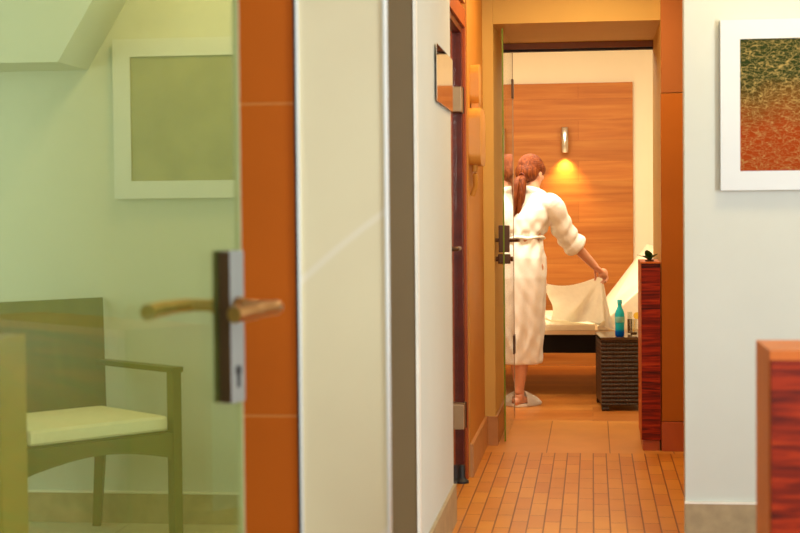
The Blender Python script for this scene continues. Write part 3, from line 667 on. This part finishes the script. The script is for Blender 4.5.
# bathrobe
def rring(b_, c, rx, ry, z, amp, n=96):
    out = []
    for j in range(n):
        a_ = 2*PI*j/n
        fo = 1+amp*(.55*math.sin(7*a_+z*3)+.45*math.sin(11*a_-z*5+1)+.4*math.sin(4*a_+z*2.5))
        out.append(b_.verts.new(V((c[0], c[1], z)) + RT*rx*math.cos(a_)*fo + FW*ry*math.sin(a_)*fo))
    return out
b_ = bmesh.new(); prof = [(.262, -.438, 9.64, .108, .132, .10), (.275, -.438, 9.64, .112, .136, .10), (.40, -.438, 9.65, .126, .138, .085), (.60, -.434, 9.665, .144, .140, .065), (.80, -.428, 9.68, .160, .137, .045), (.92, -.424, 9.69, .152, .128, .04),
    (1.00, -.420, 9.70, .124, .108, .06), (1.045, -.418, 9.705, .112, .098, .06), (1.09, -.410, 9.715, .136, .118, .06), (1.16, -.395, 9.73, .160, .130, .035), (1.22, -.386, 9.745, .172, .122, .02), (1.27, -.380, 9.755, .155, .102, .01), (1.31, -.376, 9.762, .100, .080, 0), (1.335, -.374, 9.765, .072, .070, 0)]
fine = []
for k in range(len(prof)-1):
    for q in range(4):
        s = q/4; fine.append([prof[k][i]*(1-s)+prof[k+1][i]*s for i in range(6)])
fine.append(list(prof[-1])); rings = [rring(b_, (q[1], q[2]), q[3], q[4], q[0], q[5]) for q in fine]
for a_, c_ in zip(rings, rings[1:]):
    for j in range(len(a_)): b_.faces.new((a_[j], a_[(j+1) % len(a_)], c_[(j+1) % len(a_)], c_[j]))
b_.faces.new(rings[0][::-1]); b_.faces.new(rings[-1]); bm = b_
def sleeve(sh, el, wr, frac):
    global bm
    cu = el + (wr-el)*frac; pp = bez([chest+(sh-chest)*.35+UP*.04, sh, (sh+el)/2, el, cu], 8); n = len(pp)
    rr = [(.060+.010*min(1, i/(n*.6)))*(1+.012*math.sin(i*1.15)+.02*math.sin(i*.7)) for i in range(n)]
    bm = tube(pp, rr, 20, bm); d = (cu-el).normalized()
    bm = tube([cu-d*.055, cu-d*.045, cu-d*.01, cu+d*.006, cu+d*.008], [.068, .075, .076, .072, .055], 22, bm)   # rolled cuff
sleeve(shR, elR, wrR, .34); sleeve(shL, elL, wrL, .5)
# shawl collar round the neck
cc = nk + UP*.015
bm = tube([cc + RT*.068*math.cos(2*PI*k/24) + FW*.072*math.sin(2*PI*k/24) + UP*(-.022*math.sin(2*PI*k/24)) for k in range(25)], .024, 12, bm)
def wrinkle(b2):
    for v in b2.verts:
        p = v.co; q = .6*math.sin(p.z*42+p.x*55)*math.sin(p.x*31-p.y*33+p.z*12)+.6*math.sin(p.x*70+p.y*20-p.z*26+2*math.sin(p.z*9))
        w_ = .011*max(0, 1-abs(p.z-1.05)/.14) + (.004 if p.z < 1.0 else .0025)
        v.co += (V((p.x+.41, p.y-9.70, 0)).normalized() if V((p.x+.41, p.y-9.70, 0)).length > 1e-4 else V())*q*w_
robe = baked('bathrobe', bm, 'robe', pr, [('REMESH', dict(mode='VOXEL', voxel_size=.006)), ('SMOOTH', dict(factor=.5, iterations=3))], post=wrinkle)
bt = [V((-.418, 9.705, 1.045)) + RT*.116*math.cos(2*PI*k/40) + FW*.102*math.sin(2*PI*k/40) + UP*.004*math.sin(k) for k in range(41)]
belt = obj('belt', tube(bt, .022, 10, None, .5, False, UP), 'robe', pr, smooth=True)
# slippers
for ank, lab in ((ankR, 1), (ankL, 2)):
    b0 = V((ank.x, ank.y, 0)); pts = []
    b_ = bmesh.new(); ring = []
    for k in range(28):
        a_ = 2*PI*k/28; ring.append((math.cos(a_)*.037*(1+.12*math.sin(a_)), math.sin(a_)*.116))
    lo = [b_.verts.new(b0+RT*x+FW*(y+.062)+UP*.002) for x, y in ring]; hi = [b_.verts.new(b0+RT*x+FW*(y+.062)+UP*.017) for x, y in ring]
    b_.faces.new(lo[::-1]); b_.faces.new(hi)
    for k in range(28): b_.faces.new((lo[k], lo[(k+1) % 28], hi[(k+1) % 28], hi[k]))
    sl = obj('slipper', b_, 'slipper', pr, smooth=True)
    b_ = bmesh.new(); rows = []
    for k in range(9):
        s = k/8; y = .030+.142*s; hh = .078*(1-s)**.8+.014; wd = .044*math.sqrt(max(.02, 1-(s*.94)**4))
        rows.append([b_.verts.new(b0+RT*wd*math.cos(PI*j/10)+FW*y+UP*(.012+hh*math.sin(PI*j/10))) for j in range(11)])
    for a_, c_ in zip(rows, rows[1:]):
        for j in range(10): b_.faces.new((a_[j], a_[j+1], c_[j+1], c_[j]))
    bmesh.ops.solidify(b_, geom=b_.faces[:], thickness=.005)
    obj('strap', b_, 'slipper', sl, smooth=True)

# ------------------------------------------------------------------ sheet being spread
b_ = bmesh.new(); NU, NV = 70, 40; grid = []
hl = V((-.36, 10.15, .755)); hr = V((.060, 9.92, .790))
for j in range(NV+1):
    v_ = j/NV; row = []
    for i in range(NU+1):
        u_ = i/NU
        top = hl.lerp(hr, u_) + UP*(-.050*math.sin(PI*min(1, u_*1.05))*(1-.25*u_))
        bot = V((-.28+.43*u_, 10.34-.28*u_**.8, .484-.03*max(0, (u_-.6)/.4)))
        far = bot.lerp(V((-.40+.3*u_, 10.98, .486)), max(0, 1-u_/.6)*.97+.0) - UP*.02*max(0, (u_-.6)/.4)
        amp = .25+.75*min(1, (1-u_)*2.5+.25)
        def fold2(q, s):                                 # folds radiate from the holding hand
            dx_, dz_ = hr.x-q.x, hr.z-q.z; ph = math.atan2(dx_, max(dz_, .02)); di = math.hypot(dx_, dz_)
            g = math.sin(ph*9+.6) + .40*math.sin(ph*19+1.5)
            return g*.052*min(1, di/.30)*min(1, s*2.2)*max(.12, 1-.62*ph)
        if v_ < .72:
            s = v_/.72; p = top.lerp(bot, s)
            p.z = top.z + (bot.z-top.z)*(s**(.7+.5*abs(u_-.5)))
            p.x += .05*math.sin(PI*s)*(1-u_)**2; fs = fold2(p, s); p.y += fs; p.x += fs*.3
        else:
            s = (v_-.72)/.28; f0 = fold2(bot, 1); p = bot.lerp(far, s)
            p.y += f0*(1-s); p.x += f0*.3*(1-s); p.z += .004*s*(1-s)
        row.append(b_.verts.new(p))
    grid.append(row)
for j in range(NV):
    for i in range(NU): b_.faces.new((grid[j][i], grid[j][i+1], grid[j+1][i+1], grid[j+1][i]))
bmesh.ops.solidify(b_, geom=b_.faces[:], thickness=.003)
tag(obj('bed_sheet', b_, 'sheet', smooth=True, loc=(-.05, 10.4, .484)), 'cream sheet held up by the person and draped down to the bed', 'sheet')
